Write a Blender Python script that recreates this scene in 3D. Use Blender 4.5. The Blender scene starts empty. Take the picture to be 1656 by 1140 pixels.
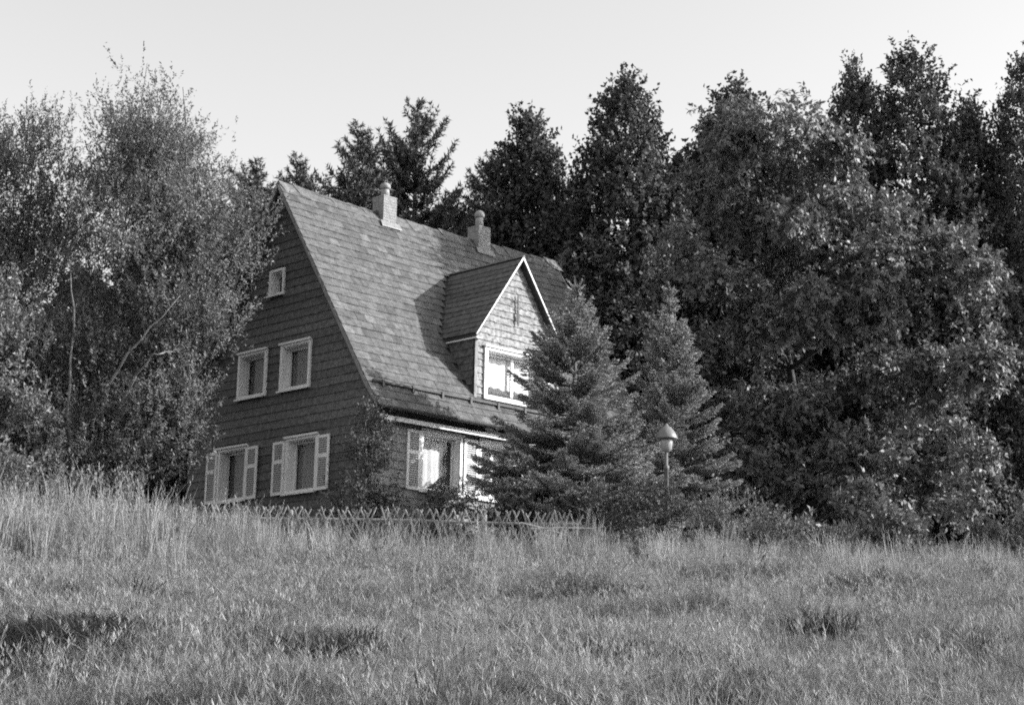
import bpy, math
import numpy as np
from mathutils import Matrix, Vector

# ------------------------------------------------------------------ camera, sky, sun, exposure
S = bpy.context.scene
COL = S.collection
CAM = np.array([-24.5945, -29.481, -4.264])
YAW, PITCH, ROLL = 0.7934, 0.2137, 0.020
FW = np.array([math.cos(YAW), math.sin(YAW), 0.0])       # horizontal view direction
RT = np.array([math.sin(YAW), -math.cos(YAW), 0.0])      # to the right of it
fwd = np.array([FW[0]*math.cos(PITCH), FW[1]*math.cos(PITCH), math.sin(PITCH)])
up0 = np.cross(RT, fwd)
r2 = math.cos(ROLL)*RT + math.sin(ROLL)*up0
u2 = -math.sin(ROLL)*RT + math.cos(ROLL)*up0
cd = bpy.data.cameras.new('camera'); cam = bpy.data.objects.new('camera', cd); COL.objects.link(cam)
cd.sensor_width = 36; cd.lens = 36*2754.66/1656; cd.clip_start = 0.2; cd.clip_end = 6000
cam.matrix_world = Matrix(((r2[0], u2[0], -fwd[0], CAM[0]), (r2[1], u2[1], -fwd[1], CAM[1]),
                           (r2[2], u2[2], -fwd[2], CAM[2]), (0, 0, 0, 1)))
S.camera = cam
SUN = Vector((0.65, -0.64, 0.41)).normalized()
W = bpy.data.worlds.new('World'); S.world = W; W.use_nodes = True
wn, wl = W.node_tree.nodes, W.node_tree.links
sky = wn.new('ShaderNodeTexSky'); sky.sky_type = 'NISHITA'; sky.sun_disc = False
sky.sun_elevation = math.asin(SUN.z); sky.sun_rotation = math.atan2(SUN.x, SUN.y)
sky.dust_density = 2.0; sky.air_density = 1.2; sky.ozone_density = 1.0
# black-and-white film that is most sensitive to blue: one grey from the sky's three channels
sep = wn.new('ShaderNodeSeparateColor'); wl.new(sky.outputs[0], sep.inputs[0])
m1 = wn.new('ShaderNodeMath'); m1.operation = 'MULTIPLY'; m1.inputs[1].default_value = 0.25; wl.new(sep.outputs[0], m1.inputs[0])
m2 = wn.new('ShaderNodeMath'); m2.operation = 'MULTIPLY_ADD'; m2.inputs[1].default_value = 0.25; wl.new(sep.outputs[1], m2.inputs[0]); wl.new(m1.outputs[0], m2.inputs[2])
m3 = wn.new('ShaderNodeMath'); m3.operation = 'MULTIPLY_ADD'; m3.inputs[1].default_value = 0.5; wl.new(sep.outputs[2], m3.inputs[0]); wl.new(m2.outputs[0], m3.inputs[2])
bg = wn['Background']; wl.new(m3.outputs[0], bg.inputs[0]); bg.inputs[1].default_value = 0.115
sl = bpy.data.lights.new('sun', 'SUN'); sl.energy = 3.0; sl.angle = math.radians(0.55); sl.color = (1.0, 1.0, 1.0)
so = bpy.data.objects.new('sun', sl); COL.objects.link(so); so.location = (20, -20, 30)
so.rotation_euler = SUN.to_track_quat('Z', 'Y').to_euler()
S.view_settings.view_transform = 'Standard'; S.view_settings.look = 'None'
S.view_settings.gamma = 1.0; S.view_settings.exposure = 1.45; S.view_settings.use_curve_mapping = False
S.render.engine = 'CYCLES'
S.cycles.use_adaptive_sampling = True; S.cycles.adaptive_threshold = 0.025; S.cycles.filter_width = 1.9; S.cycles.use_denoising = False
S.cycles.max_bounces = 4; S.cycles.diffuse_bounces = 2; S.cycles.transmission_bounces = 3; S.cycles.transparent_max_bounces = 8; S.cycles.caustics_reflective = False; S.cycles.caustics_refractive = False

# ------------------------------------------------------------------ helpers
def G(R, D):
    p = CAM + FW*D + RT*R
    return float(p[0]), float(p[1])
def RD(x, y):
    dx, dy = x-CAM[0], y-CAM[1]
    return dx*RT[0]+dy*RT[1], dx*FW[0]+dy*FW[1]
_hD = [-3000, -220, -20, 0, 34.0, 38, 42, 48, 56, 100, 160, 400, 4000]
_hZ = [-24, -22, -8.3, -5.87, -1.17, -.17, 0, 0, .5, 6, 9, 10, 10]
def hgt(x, y):
    x = np.asarray(x, float); y = np.asarray(y, float)
    R, D = RD(x, y)
    z = 0
    for k in (-1.5, -.5, .5, 1.5): z = z + .25*np.interp(D+k, _hD, _hZ)
    w = np.clip((36-D)/4, 0, 1)*np.clip((D+30)/20, 0, 1)
    rr = np.clip((R-2)/5, 0, 1); z = z-.30*rr*np.exp(-((D-35)/3.5)**2)
    return z + w*(.07*np.sin(R*.9+.6*D)+.05*np.sin(D*1.7-R*.5)+.04*np.sin(R*2.3+1)*np.sin(D*1.1))
def P(R, D, dz=0.0):
    x, y = G(R, D); return (x, y, float(hgt(x, y))+dz)

def mesh_obj(name, V, F, mat, parent=None, smooth=False, mats=None, midx=None):
    V = np.asarray(V, np.float32).reshape(-1, 3)
    me = bpy.data.meshes.new(name)
    if isinstance(F, np.ndarray):
        n, k = F.shape
        me.vertices.add(len(V)); me.vertices.foreach_set('co', V.ravel())
        me.loops.add(n*k); me.loops.foreach_set('vertex_index', F.astype(np.int32).ravel())
        me.polygons.add(n); me.polygons.foreach_set('loop_start', np.arange(0, n*k, k, dtype=np.int32))
        me.update(calc_edges=True)
    else:
        me.from_pydata(V.tolist(), [], F); me.update()
    for m in (mats or [mat]): me.materials.append(m)
    if midx is not None: me.polygons.foreach_set('material_index', np.asarray(midx, np.int32))
    if smooth: me.polygons.foreach_set('use_smooth', [True]*len(me.polygons))
    o = bpy.data.objects.new(name, me); COL.objects.link(o)
    if parent is not None: o.parent = parent
    return o
def tag(o, label=None, cat=None, group=None, kind=None):
    if label: o['label'] = label
    if cat: o['category'] = cat
    if group: o['group'] = group
    if kind: o['kind'] = kind
    return o
def empty(name, loc=(0, 0, 0), rz=0.0):
    o = bpy.data.objects.new(name, None); COL.objects.link(o); o.location = loc; o.rotation_euler = (0, 0, rz); o.empty_display_size = .2
    return o
class MB:
    def __init__(s): s.V = []; s.F = []
    def add(s, V, F):
        b = len(s.V); s.V += [tuple(map(float, v)) for v in V]; s.F += [tuple(b+i for i in f) for f in F]; return s
    def box(s, x0, x1, y0, y1, z0, z1):
        return s.add([(x0,y0,z0),(x1,y0,z0),(x1,y1,z0),(x0,y1,z0),(x0,y0,z1),(x1,y0,z1),(x1,y1,z1),(x0,y1,z1)],
                     [(3,2,1,0),(4,5,6,7),(0,1,5,4),(1,2,6,5),(2,3,7,6),(3,0,4,7)])
    def prism(s, poly, axis, a, b):            # polygon in the two other axes, extruded along axis
        n = len(poly); V = []
        for t in (a, b):
            for p in poly:
                q = list(p); q.insert(axis, t); V.append(q)
        F = [tuple(range(n))[::-1], tuple(range(n, 2*n))] + [(i, (i+1) % n, n+(i+1) % n, n+i) for i in range(n)]
        return s.add(V, F)
    def tube(s, pts, rad, k=6, cap=True):
        pts = np.asarray(pts, float); n = len(pts); b = len(s.V)
        rad = np.broadcast_to(np.asarray(rad, float), (n,))
        t = np.gradient(pts, axis=0); t /= np.linalg.norm(t, axis=1)[:, None]+1e-9
        ref = np.array([0, 0, 1.0]) if abs(t[0][2]) < .9 else np.array([1.0, 0, 0])
        for i in range(n):
            u = np.cross(t[i], ref); u /= np.linalg.norm(u)+1e-9; v = np.cross(t[i], u)
            for j in range(k):
                a = 2*math.pi*j/k; q = pts[i]+rad[i]*(math.cos(a)*u+math.sin(a)*v); s.V.append(tuple(q))
        for i in range(n-1):
            for j in range(k):
                s.F.append((b+i*k+j, b+i*k+(j+1) % k, b+(i+1)*k+(j+1) % k, b+(i+1)*k+j))
        if cap: s.F.append(tuple(b+j for j in range(k))[::-1]); s.F.append(tuple(b+(n-1)*k+j for j in range(k)))
        return s
    def lathe(s, prof, k=16):
        b = len(s.V)
        for r, z in prof:
            for j in range(k):
                a = 2*math.pi*j/k; s.V.append((r*math.cos(a), r*math.sin(a), z))
        for i in range(len(prof)-1):
            for j in range(k): s.F.append((b+i*k+j, b+i*k+(j+1) % k, b+(i+1)*k+(j+1) % k, b+(i+1)*k+j))
        s.F.append(tuple(b+j for j in range(k))[::-1]); s.F.append(tuple(b+(len(prof)-1)*k+j for j in range(k)))
        return s
    def build(s, name, mat, parent=None, smooth=False): return mesh_obj(name, s.V, s.F, mat, parent, smooth)

def mat(name, base, rough=.7, var=.25, scale=6.0, spec=.3, bump=0.0, bscale=40.0, transl=0.0, rnd=0.0, streak=None):
    m = bpy.data.materials.new(name); m.use_nodes = True
    n, l = m.node_tree.nodes, m.node_tree.links
    pb = n['Principled BSDF']; pb.inputs['Roughness'].default_value = rough; pb.inputs['Specular IOR Level'].default_value = spec
    geo = n.new('ShaderNodeNewGeometry'); tx = n.new('ShaderNodeTexNoise'); tx.inputs['Scale'].default_value = scale
    tx.inputs['Detail'].default_value = 4
    if streak:
        mp = n.new('ShaderNodeMapping'); mp.inputs['Scale'].default_value = streak; l.new(geo.outputs['Position'], mp.inputs[0]); l.new(mp.outputs[0], tx.inputs['Vector'])
    else: l.new(geo.outputs['Position'], tx.inputs['Vector'])
    mr = n.new('ShaderNodeMapRange'); mr.inputs['From Min'].default_value = .3; mr.inputs['From Max'].default_value = .7
    mr.inputs['To Min'].default_value = base*(1-var); mr.inputs['To Max'].default_value = base*(1+var)
    l.new(tx.outputs['Fac'], mr.inputs['Value']); out = mr.outputs[0]
    if rnd:
        oi = n.new('ShaderNodeObjectInfo'); r = n.new('ShaderNodeMapRange'); r.inputs['To Min'].default_value = 1-rnd; r.inputs['To Max'].default_value = 1+rnd
        l.new(oi.outputs['Random'], r.inputs['Value']); mu = n.new('ShaderNodeMath'); mu.operation = 'MULTIPLY'
        l.new(out, mu.inputs[0]); l.new(r.outputs[0], mu.inputs[1]); out = mu.outputs[0]
    l.new(out, pb.inputs['Base Color'])
    if bump:
        t2 = n.new('ShaderNodeTexNoise'); t2.inputs['Scale'].default_value = bscale; t2.inputs['Detail'].default_value = 5
        l.new(geo.outputs['Position'], t2.inputs['Vector']); b = n.new('ShaderNodeBump'); b.inputs['Strength'].default_value = bump; b.inputs['Distance'].default_value = .02
        l.new(t2.outputs['Fac'], b.inputs['Height']); l.new(b.outputs[0], pb.inputs['Normal'])
    if transl:
        tr = n.new('ShaderNodeBsdfTranslucent'); l.new(out, tr.inputs['Color']); mx = n.new('ShaderNodeMixShader'); mx.inputs[0].default_value = transl
        l.new(pb.outputs[0], mx.inputs[1]); l.new(tr.outputs[0], mx.inputs[2]); l.new(mx.outputs[0], n['Material Output'].inputs['Surface'])
    return m
M = {}
M['soil'] = mat('soil', .10, .95, .35, 1.2, bump=.5, bscale=12)
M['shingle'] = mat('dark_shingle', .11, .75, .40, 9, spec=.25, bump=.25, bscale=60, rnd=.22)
M['front_shingle'] = mat('sunlit_tone_shingle', .26, .75, .35, 5, spec=.25, bump=.25, bscale=60, rnd=.2)  # same shingle as the gable, its grey raised to stand in for sunlight
M['wall'] = mat('wall_boarding', .07, .85, .2, 4)
M['verge'] = mat('verge_paint', .20, .7, .25, 6)
M['plinth'] = mat('plinth_plaster', .22, .9, .25, 3, bump=.3)
M['white'] = mat('white_paint', .78, .5, .06, 7, bump=.05)
M['louvre'] = mat('grey_louvre_paint', .40, .6, .12, 9)
M['metal'] = mat('zinc', .06, .6, .3, 8, spec=.3)
M['light_metal'] = mat('lead_flashing', .18, .55, .2, 8, spec=.5)
M['brick'] = mat('chimney_brick', .24, .9, .25, 14, bump=.4, bscale=60)
M['pot'] = mat('chimney_pot_clay', .28, .8, .2, 12, bump=.2)
M['curtain'] = mat('net_curtain', .24, .9, .25, 14, streak=(9, 9, .6), transl=.2)
M['bright_curtain'] = mat('white_curtain', .62, .9, .12, 14, streak=(9, 9, .6), transl=.2)
M['grey_curtain'] = mat('grey_curtain', .30, .9, .25, 14, streak=(9, 9, .6), transl=.2)
M['room'] = mat('dark_room', .05, .9, .1, 3)
M['wood'] = mat('fence_wood', .26, .85, .3, 14, bump=.3, rnd=.2)
M['bark'] = mat('bark', .13, .95, .45, 9, bump=.6, bscale=30)
M['dark_bark'] = mat('dark_bark', .06, .95, .4, 9, bump=.6, bscale=30)
M['pale_bark'] = mat('pale_bark', .17, .9, .5, 7, bump=.5, bscale=30)
M['lamp_metal'] = mat('lamp_enamel', .15, .45, .15, 9, spec=.5)
M['lamp_post'] = mat('lamp_post_paint', .13, .6, .2, 9)
M['lamp_glass'] = mat('milky_lamp_glass', .30, .2, .1, 9, spec=.5)
M['iron'] = mat('wrought_iron', .03, .6, .2, 9)
M['petal'] = mat('white_petals', .80, .7, .1, 20, transl=.2)
SLATES = [mat('slate_tone', .084*t, .62, .42, 7, spec=.4, bump=.3, bscale=45) for t in (.68, .84, .94, 1.0, 1.08, 1.18, 1.4)]
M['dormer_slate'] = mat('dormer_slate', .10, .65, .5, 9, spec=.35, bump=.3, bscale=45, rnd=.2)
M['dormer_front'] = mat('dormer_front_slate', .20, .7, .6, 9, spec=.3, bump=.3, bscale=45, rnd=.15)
M['deck'] = mat('roof_deck', .05, .9, .2, 4)
M['grass'] = mat('dry_grass', .235, .7, .5, .8, spec=.25, transl=.3, rnd=.35)
M['tall'] = mat('tall_dry_grass', .28, .7, .30, 1.2, spec=.25, transl=.3, rnd=.35)
M['weed'] = mat('dark_weed', .045, .6, .4, 6, spec=.3, transl=.25, rnd=.3)
M['walnut'] = mat('walnut_leaf', .17, .5, .40, 2.2, spec=.35, transl=.18)
M['willow'] = mat('willow_leaf', .155, .5, .45, 3, spec=.4, transl=.35)
M['wood_leaf'] = mat('woodland_leaf', .10, .6, .40, 1.5, spec=.2, transl=.2)
M['pale_leaf'] = mat('pale_leaf', .17, .5, .35, 5, spec=.45, transl=.3)
M['shrub'] = mat('shrub_leaf', .075, .55, .4, 5, spec=.35, transl=.25)
M['blue_spruce'] = mat('blue_spruce_needle', .31, .6, .4, 4, spec=.35, transl=.1)
M['spruce'] = mat('dark_spruce_needle', .08, .6, .4, 3, spec=.3, transl=.1)
def glass():
    m = bpy.data.materials.new('window_glass'); m.use_nodes = True; n, l = m.node_tree.nodes, m.node_tree.links
    t = n.new('ShaderNodeBsdfTransparent'); t.inputs[0].default_value = (.94, .94, .94, 1); g = n.new('ShaderNodeBsdfGlossy'); g.inputs['Roughness'].default_value = .12
    lw = n.new('ShaderNodeLayerWeight'); lw.inputs['Blend'].default_value = .5; f = n.new('ShaderNodeMapRange'); f.inputs['To Min'].default_value = .01; f.inputs['To Max'].default_value = .05; l.new(lw.outputs['Facing'], f.inputs['Value']); mx = n.new('ShaderNodeMixShader')
    l.new(f.outputs[0], mx.inputs[0]); l.new(t.outputs[0], mx.inputs[1]); l.new(g.outputs[0], mx.inputs[2]); l.new(mx.outputs[0], n['Material Output'].inputs['Surface'])
    return m
M['glass'] = glass()

# ------------------------------------------------------------------ the ground: one sheet to the horizon
def ground():
    a = np.concatenate([[-3000, -1200, -500, -250, -120], np.arange(-70, 70.1, 1.0), [120, 250, 500, 1200, 3000]])
    b = np.concatenate([[-3000, -1000, -300, -120, -60], np.arange(-30, 110.1, 1.0), [140, 180, 250, 400, 800, 1600, 3500]])
    RR, DD = np.meshgrid(a, b)
    x = CAM[0]+FW[0]*DD+RT[0]*RR; y = CAM[1]+FW[1]*DD+RT[1]*RR; z = hgt(x, y)
    V = np.stack([x, y, z], -1).reshape(-1, 3); na, nb = len(a), len(b)
    i = np.arange((nb-1)*(na-1)); r, c = i//(na-1), i % (na-1)
    F = np.stack([r*na+c, r*na+c+1, (r+1)*na+c+1, (r+1)*na+c], -1)
    tag(mesh_obj('ground', V, F, M['soil'], smooth=True), 'sloping meadow ground under the grass', kind='structure')
ground()

# ------------------------------------------------------------------ the house
ZS = 0.95                                              # ground-floor sill height above ground
WID, LEN, HR, OV = 7.3065, 9.3637, 7.7814+ZS, 0.28
YK, ZK, YE, ZE = -0.1291, 2.2271+ZS, -0.5156, 1.7253+ZS
SLOPE = (HR-ZK)/(WID/2-YK)
house = tag(empty('house'), 'dark shingled house with steep slate roof, white windows and front dormer', 'house')
rng = np.random.default_rng(7)
def roof_z(y):                                         # top of roof deck over the front slope (mirrored behind)
    y = y if y <= WID/2 else WID-y
    if y >= YK: return ZK+(y-YK)*SLOPE
    return ZK+(y-YK)*(ZK-ZE)/(YK-YE)
def sag(x, t): return -.07*math.sin(math.pi*min(max(x, 0), LEN)/LEN)*t

# window openings: gable (y0,y1,z0,z1) and front (x0,x1,z0,z1)
GW = [(2.44, 3.47, 2.58+ZS, 3.62+ZS), (4.19, 5.21, 2.58+ZS, 3.62+ZS), (2.01, 3.08, .04+ZS, 1.27+ZS), (4.80, 5.85, .04+ZS, 1.27+ZS), (3.62, 4.10, 5.05+ZS, 5.62+ZS)]
FWN = [(1.54, 2.72, .04+ZS, 1.36+ZS), (3.42, 4.50, .04+ZS, 1.36+ZS), (6.2, 7.3, .04+ZS, 1.36+ZS)]
def cuts(a, b, z0, z1, opens):                          # the stretches of [a,b] at heights z0..z1 that no opening takes
    out = [(a, b)]
    for (p, q, c, d) in opens:
        if d <= z0+.02 or c >= z1-.02: continue
        nxt = []
        for (s, e) in out:
            if q <= s or p >= e: nxt.append((s, e)); continue
            if p-s > .01: nxt.append((s, p))
            if e-q > .01: nxt.append((q, e))
        out = nxt
    return out
def wall_solid(name, opens, a, b, zlo, topf, to3, thick):
    """backing wall with real openings: stacked bands; to3(u, depth, z)"""
    zs = sorted({zlo, *[o[2] for o in opens], *[o[3] for o in opens], topf[1]} | set(np.arange(zlo, topf[1], 1.2)))
    mb = MB()
    for z0, z1 in zip(zs[:-1], zs[1:]):
        if z1-z0 < 1e-4: continue
        l0, h0 = topf[0](z0); l1, h1 = topf[0](z1)
        for (s, e) in cuts(l0, h0, z0, z1, opens):
            s1, e1 = (l1 if s == l0 else s), (h1 if e == h0 else e)
            if e1 <= s1: s1 = e1 = (s1+e1)/2
            V = [to3(s, 0, z0), to3(e, 0, z0), to3(e1, 0, z1), to3(s1, 0, z1), to3(s, thick, z0), to3(e, thick, z0), to3(e1, thick, z1), to3(s1, thick, z1)]
            mb.add(V, [(0,1,2,3),(7,6,5,4),(0,4,5,1),(1,5,6,2),(2,6,7,3),(3,7,4,0)])
    return mb.build(name, M['wall'], house)
def gable_ext(z):
    if z <= roof_z(0)-.12: return (0.0, WID)
    y = YK+(z+.12-ZK)/SLOPE; return (min(y, WID/2), max(WID-y, WID/2))
wg = wall_solid('gable_wall', GW, 0, WID, .35, (gable_ext, HR-.13), lambda u, d, z: (.03+d, u, z), .22)
far = wall_solid('gable_wall', [], 0, WID, .35, (gable_ext, HR-.13), lambda u, d, z: (LEN-.03-d, u, z), .22)
FTOP = roof_z(0)-.14
wf = wall_solid('front_wall', FWN, .26, LEN-.26, .35, (lambda z: (.26, LEN-.26), FTOP), lambda u, d, z: (u, .03+d, z), .22)
wall_solid('back_wall', [], .26, LEN-.26, .35, (lambda z: (.26, LEN-.26), FTOP), lambda u, d, z: (u, WID-.03-d, z), .22)
MB().box(-.02, LEN+.02, -.02, WID+.02, -1.1, .34).build('plinth', M['plinth'], house)
for zf in (ZS-.3, 2.1+ZS):
    MB().box(.3, LEN-.3, .3, WID-.3, zf-.1, zf).build('floor_slab', M['room'], house)
MB().box(.9, LEN-.3, 1.6, 1.72, .36, 3.0).build('inner_wall', M['room'], house)
MB().box(1.6, 1.7, .3, 1.58, .36, 3.0).build('inner_wall', M['room'], house)

def strip_course(a, b, z0, z1, to3, mat_, parent, name='shingle_course', w=.30, off=0.0, a1=None, b1=None, lift=.034, jz=.005):
    """one lapped course as a connected strip; to3(u, out, z); a1,b1 = extents at the upper edge"""
    a1 = a if a1 is None else a1; b1 = b if b1 is None else b1
    edges = [a]; u = a-off % w
    while u < b-.04:
        u += w*rng.uniform(.85, 1.15)
        if a+.05 < u < b-.05: edges.append(u)
    edges.append(b)
    cols = []
    for i in range(len(edges)-1):
        dz, do = rng.uniform(-jz, jz), rng.uniform(-.004, .004)
        for q in (edges[i]+.004, edges[i+1]-.004): cols.append((q, z0+dz, lift+do))
    V, F = [], []
    for (q, zb, o) in cols:
        t = (q-a)/(b-a+1e-9); qt = a1+(b1-a1)*t if (a1 != a or b1 != b) else q
        V += [to3(qt, .008, z1+.02), to3(q, o, zb), to3(q, 0.0, zb+.003)]
    for i in range(len(cols)-1):
        k = 3*i; F += [(k, k+1, k+4, k+3), (k+1, k+2, k+5, k+4)]
    return mesh_obj(name, V, F, mat_, parent)
# gable courses
CZ = .205; z = .34; k = 0
while z < HR-.35:
    z1 = z+CZ; (l0, h0), (l1, h1) = gable_ext(z), gable_ext(min(z1, HR-.14))
    for (s, e) in cuts(max(l0, .0), h0, z, z1, GW):
        s1 = l1 if s == l0 else s; e1 = h1 if e == h0 else e
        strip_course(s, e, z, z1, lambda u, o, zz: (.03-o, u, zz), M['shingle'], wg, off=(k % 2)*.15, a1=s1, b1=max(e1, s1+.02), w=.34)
    z = z1; k += 1
z = .34; k = 0
while z < FTOP-.05:
    z1 = min(z+CZ, FTOP)
    for (s, e) in cuts(-.004, LEN, z, z1, FWN):
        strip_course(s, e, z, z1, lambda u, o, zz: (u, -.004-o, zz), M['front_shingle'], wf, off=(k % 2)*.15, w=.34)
    z = z1; k += 1

# roof decks (front with the flared foot, back mirrored), verge boards, soffit, gutter
def roof_profile(mir):
    f = (lambda y: WID-y) if mir else (lambda y: y)
    top = [(f(WID/2), HR), (f(YK), ZK), (f(YE), ZE)]
    low = [(f(YE+.02), ZE-.07), (f(YK+.07), ZK-.09), (f(WID/2), HR-.16)]
    return top+low
roofs = []
for mir in (False, True):
    pr = roof_profile(mir); xs = np.linspace(-OV, LEN+OV, 15)
    V = []; F = []
    for x in xs:
        for i, (y, zz) in enumerate(pr): V.append((x, y, zz+(sag(x, 1) if i in (0, 5) else 0)))
    for i in range(len(xs)-1):
        for j in range(6): F.append((i*6+j, i*6+(j+1) % 6, (i+1)*6+(j+1) % 6, (i+1)*6+j))
    F += [tuple(range(6))[::-1], tuple(range((len(xs)-1)*6, len(xs)*6))]
    roofs.append(mesh_obj('roof', V, F, M['deck'], house))
for x0 in (-OV-.035, LEN+OV+.003):
    for mir in (False, True):
        f = (lambda y: WID-y) if mir else (lambda y: y)
        poly = [(f(WID/2), HR+.03), (f(YK), ZK+.03), (f(YE), ZE+.03), (f(YE+.01), ZE-.045), (f(YK+.05), ZK-.05), (f(WID/2), HR-.08)]
        MB().prism(poly, 0, x0, x0+.032).build('verge_board', M['verge'], roofs[1 if mir else 0])
# white fascia under the eave and the gutter in front of it
MB().box(-.06, LEN+.06, YE+.17, YE+.20, ZE-.27, ZE-.17).build('fascia_board', M['white'], roofs[0])
MB().box(-.05, LEN+.05, YE+.205, -.02, ZE-.20, ZE-.17).build('soffit', M['lamp_post'], roofs[0])
def gutter(y, z, sgn, par):
    V = []; F = []; k = 9
    for x in (-OV, LEN+OV):
        for r in (.07, .064):
            for j in range(k):
                a = math.pi*j/(k-1); V.append((x, y+sgn*r*math.cos(a), z-r*math.sin(a)))
    for j in range(k-1): F += [(j, j+1, 2*k+j+1, 2*k+j), (k+j+1, k+j, 3*k+j, 3*k+j+1)]
    F += [(0, 2*k, 3*k, k), (k-1, 2*k-1, 4*k-1, 3*k-1)]+[(j+1, j, k+j, k+j+1) for j in range(k-1)]+[(2*k+j, 2*k+j+1, 3*k+j+1, 3*k+j) for j in range(k-1)]
    mesh_obj('gutter', V, F, M['metal'], par)
gutter(YE-.06, ZE-.01, 1, roofs[0]); gutter(WID-YE+.06, ZE-.01, 1, roofs[1])
# snow guard: a round rail on brackets at the foot of the steep slope
gy, gz = YK-.04, ZK+.10
MB().tube([(x, gy, gz) for x in np.linspace(-OV+.1, LEN+OV-.1, 12)], .034, 8).build('snow_guard_rail', M['metal'], roofs[0], True)
for x in np.arange(.12, LEN, .92):
    MB().box(x-.03, x+.03, gy-.05, gy+.07, ZK-.02, gz+.05).build('snow_guard_bracket', M['metal'], roofs[0])

# dormer
DX, DH, DY = 4.6054, 1.4055, .0162
DZA, DZE = 6.2231+ZS, 4.0438+ZS
DSL = (DZA-DZE)/(DH+.12)
def dorm_z(x): return DZA-abs(x-DX)*DSL
def in_dormer(x, y, zz): return abs(x-DX) < DH+.12 and y > -.04 and zz < dorm_z(x)+.02
# slates over the front slope: the nearest ones each an object, the rest one part
U = Vector((1, 0, 0)); Sd = Vector((0, 1, SLOPE)).normalized(); N = Vector((0, -SLOPE, 1)).normalized()
EXPO, SW, SL, ST = .268, .30, .37, .018
mb = MB(); mb.box(-SW/2+.003, SW/2-.003, 0, SL, 0, ST); slate_me = None
T = (Vector((0, WID/2, HR))-Vector((0, YK, ZK))).length
def slate_frame(x, t, steep=True):
    if steep: base = Vector((x, YK, ZK))+Sd*t; s, n = Sd, N; base.z += sag(x, t/T)
    else:
        s = Vector((0, YK-YE, ZK-ZE)).normalized(); n = Vector((0, -s.z, s.y)); base = Vector((x, YE, ZE))+s*t
    tilt = -.062+rng.uniform(-.012, .012); yaw = rng.uniform(-.02, .02)
    s2 = (s*math.cos(tilt)+n*math.sin(tilt)); n2 = U.cross(s2)
    u2_ = U*math.cos(yaw)+s2*math.sin(yaw); s3 = n2.cross(u2_)
    base = base+n*(.030+rng.uniform(0, .006))
    return Matrix(((u2_.x, s3.x, n2.x, base.x), (u2_.y, s3.y, n2.y, base.y), (u2_.z, s3.z, n2.z, base.z), (0, 0, 0, 1)))
spots = []
for steep, tmax in ((True, T-.02), (False, (Vector((0, YK, ZK))-Vector((0, YE, ZE))).length-.05)):
    t = -.02 if steep else -.04; k = 0
    while t < tmax:
        x = -OV-.02+(SW/2 if k % 2 == 0 else SW/4); half = k % 2; wav, wf_ = rng.uniform(.006, .016), rng.uniform(.5, 1.1)
        while x < LEN+OV+.02-SW*.3:
            xx = x; m = slate_frame(xx, t+wav*math.sin(x*wf_+k)+.5*wav*math.sin(x*2.7*wf_+2*k)+rng.uniform(-.006, .006), steep)
            if half: m = m @ Matrix.Diagonal((.5, 1, 1, 1))
            c = m @ Vector((0, EXPO/2, 0))
            if not in_dormer(c.x, c.y, c.z):
                # pieces at the top are cut by the ridge
                spots.append(((Vector(CAM)-c).length, m, min(1.0, (tmax+.05-t)/SL) if steep else 1.0))
            x += SW*.75 if half else SW
            half = 0
        t += EXPO; k += 1
spots.sort(key=lambda s: s[0])
big = MB(); bidx = []
wts = np.array([1, 2, 3, 3, 3, 2, .6]); wts = wts/wts.sum()
for i, (d, m, sc) in enumerate(spots):
    tone = int(rng.choice(7, p=wts))
    if i < 300:
        if slate_me is None:
            o = mb.build('slate', SLATES[3], roofs[0]); slate_me = o.data
        else:
            o = bpy.data.objects.new('slate', slate_me); COL.objects.link(o); o.parent = roofs[0]
        o.material_slots[0].link = 'OBJECT'; o.material_slots[0].material = SLATES[tone]
        o.matrix_local = m @ Matrix.Diagonal((1, sc, 1, 1))
    else:
        big.add([m @ Vector((v[0], v[1]*sc, v[2])) for v in mb.V], mb.F); bidx += [tone]*6
tag(mesh_obj('slate_field', big.V, big.F, None, roofs[0], mats=SLATES, midx=bidx), kind='stuff')
# back slope courses
t = 0.0
while t < T-.1:
    strip_course(-OV, LEN+OV, 0, .27, lambda u, o, zz, t=t: tuple(Vector((u, WID-YK, ZK))+Vector((0, -1, SLOPE)).normalized()*(t+zz)+Vector((0, SLOPE, 1)).normalized()*(o+.004)), SLATES[2], roofs[1], name='slate_course'); t += .268
# ridge pieces, lapped, seen as slanting joints
x = -OV-.03; k = 0
while x < LEN+OV-.1:
    L = .52*rng.uniform(.85, 1.15); x1 = min(x+L+.06, LEN+OV+.04); zz0, zz1 = HR+sag(x, 1), HR+sag(x1, 1); up = .05+rng.uniform(0, .045)
    V = []; dl = .36+rng.uniform(-.03, .03)
    for (xx, zr, e, sk) in ((x, zz0, up+.035, .16), (x1, zz1, up, .16)):
        for sgn in (-1, 1):
            V += [(xx+sk, WID/2+sgn*dl*.563, zr-dl*.8265+e*.8)]
        V += [(xx, WID/2, zr+e), (xx, WID/2, zr+e-.018)]
    F = [(0, 2, 6, 4), (2, 1, 5, 6), (0, 4, 7, 3), (3, 7, 5, 1), (0, 3, 2), (3, 1, 2), (4, 6, 7), (7, 6, 5)]
    mesh_obj('ridge_slate', V, F, SLATES[int(rng.choice([3, 4, 5, 6]))], roofs[0]); x += L; k += 1

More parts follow.
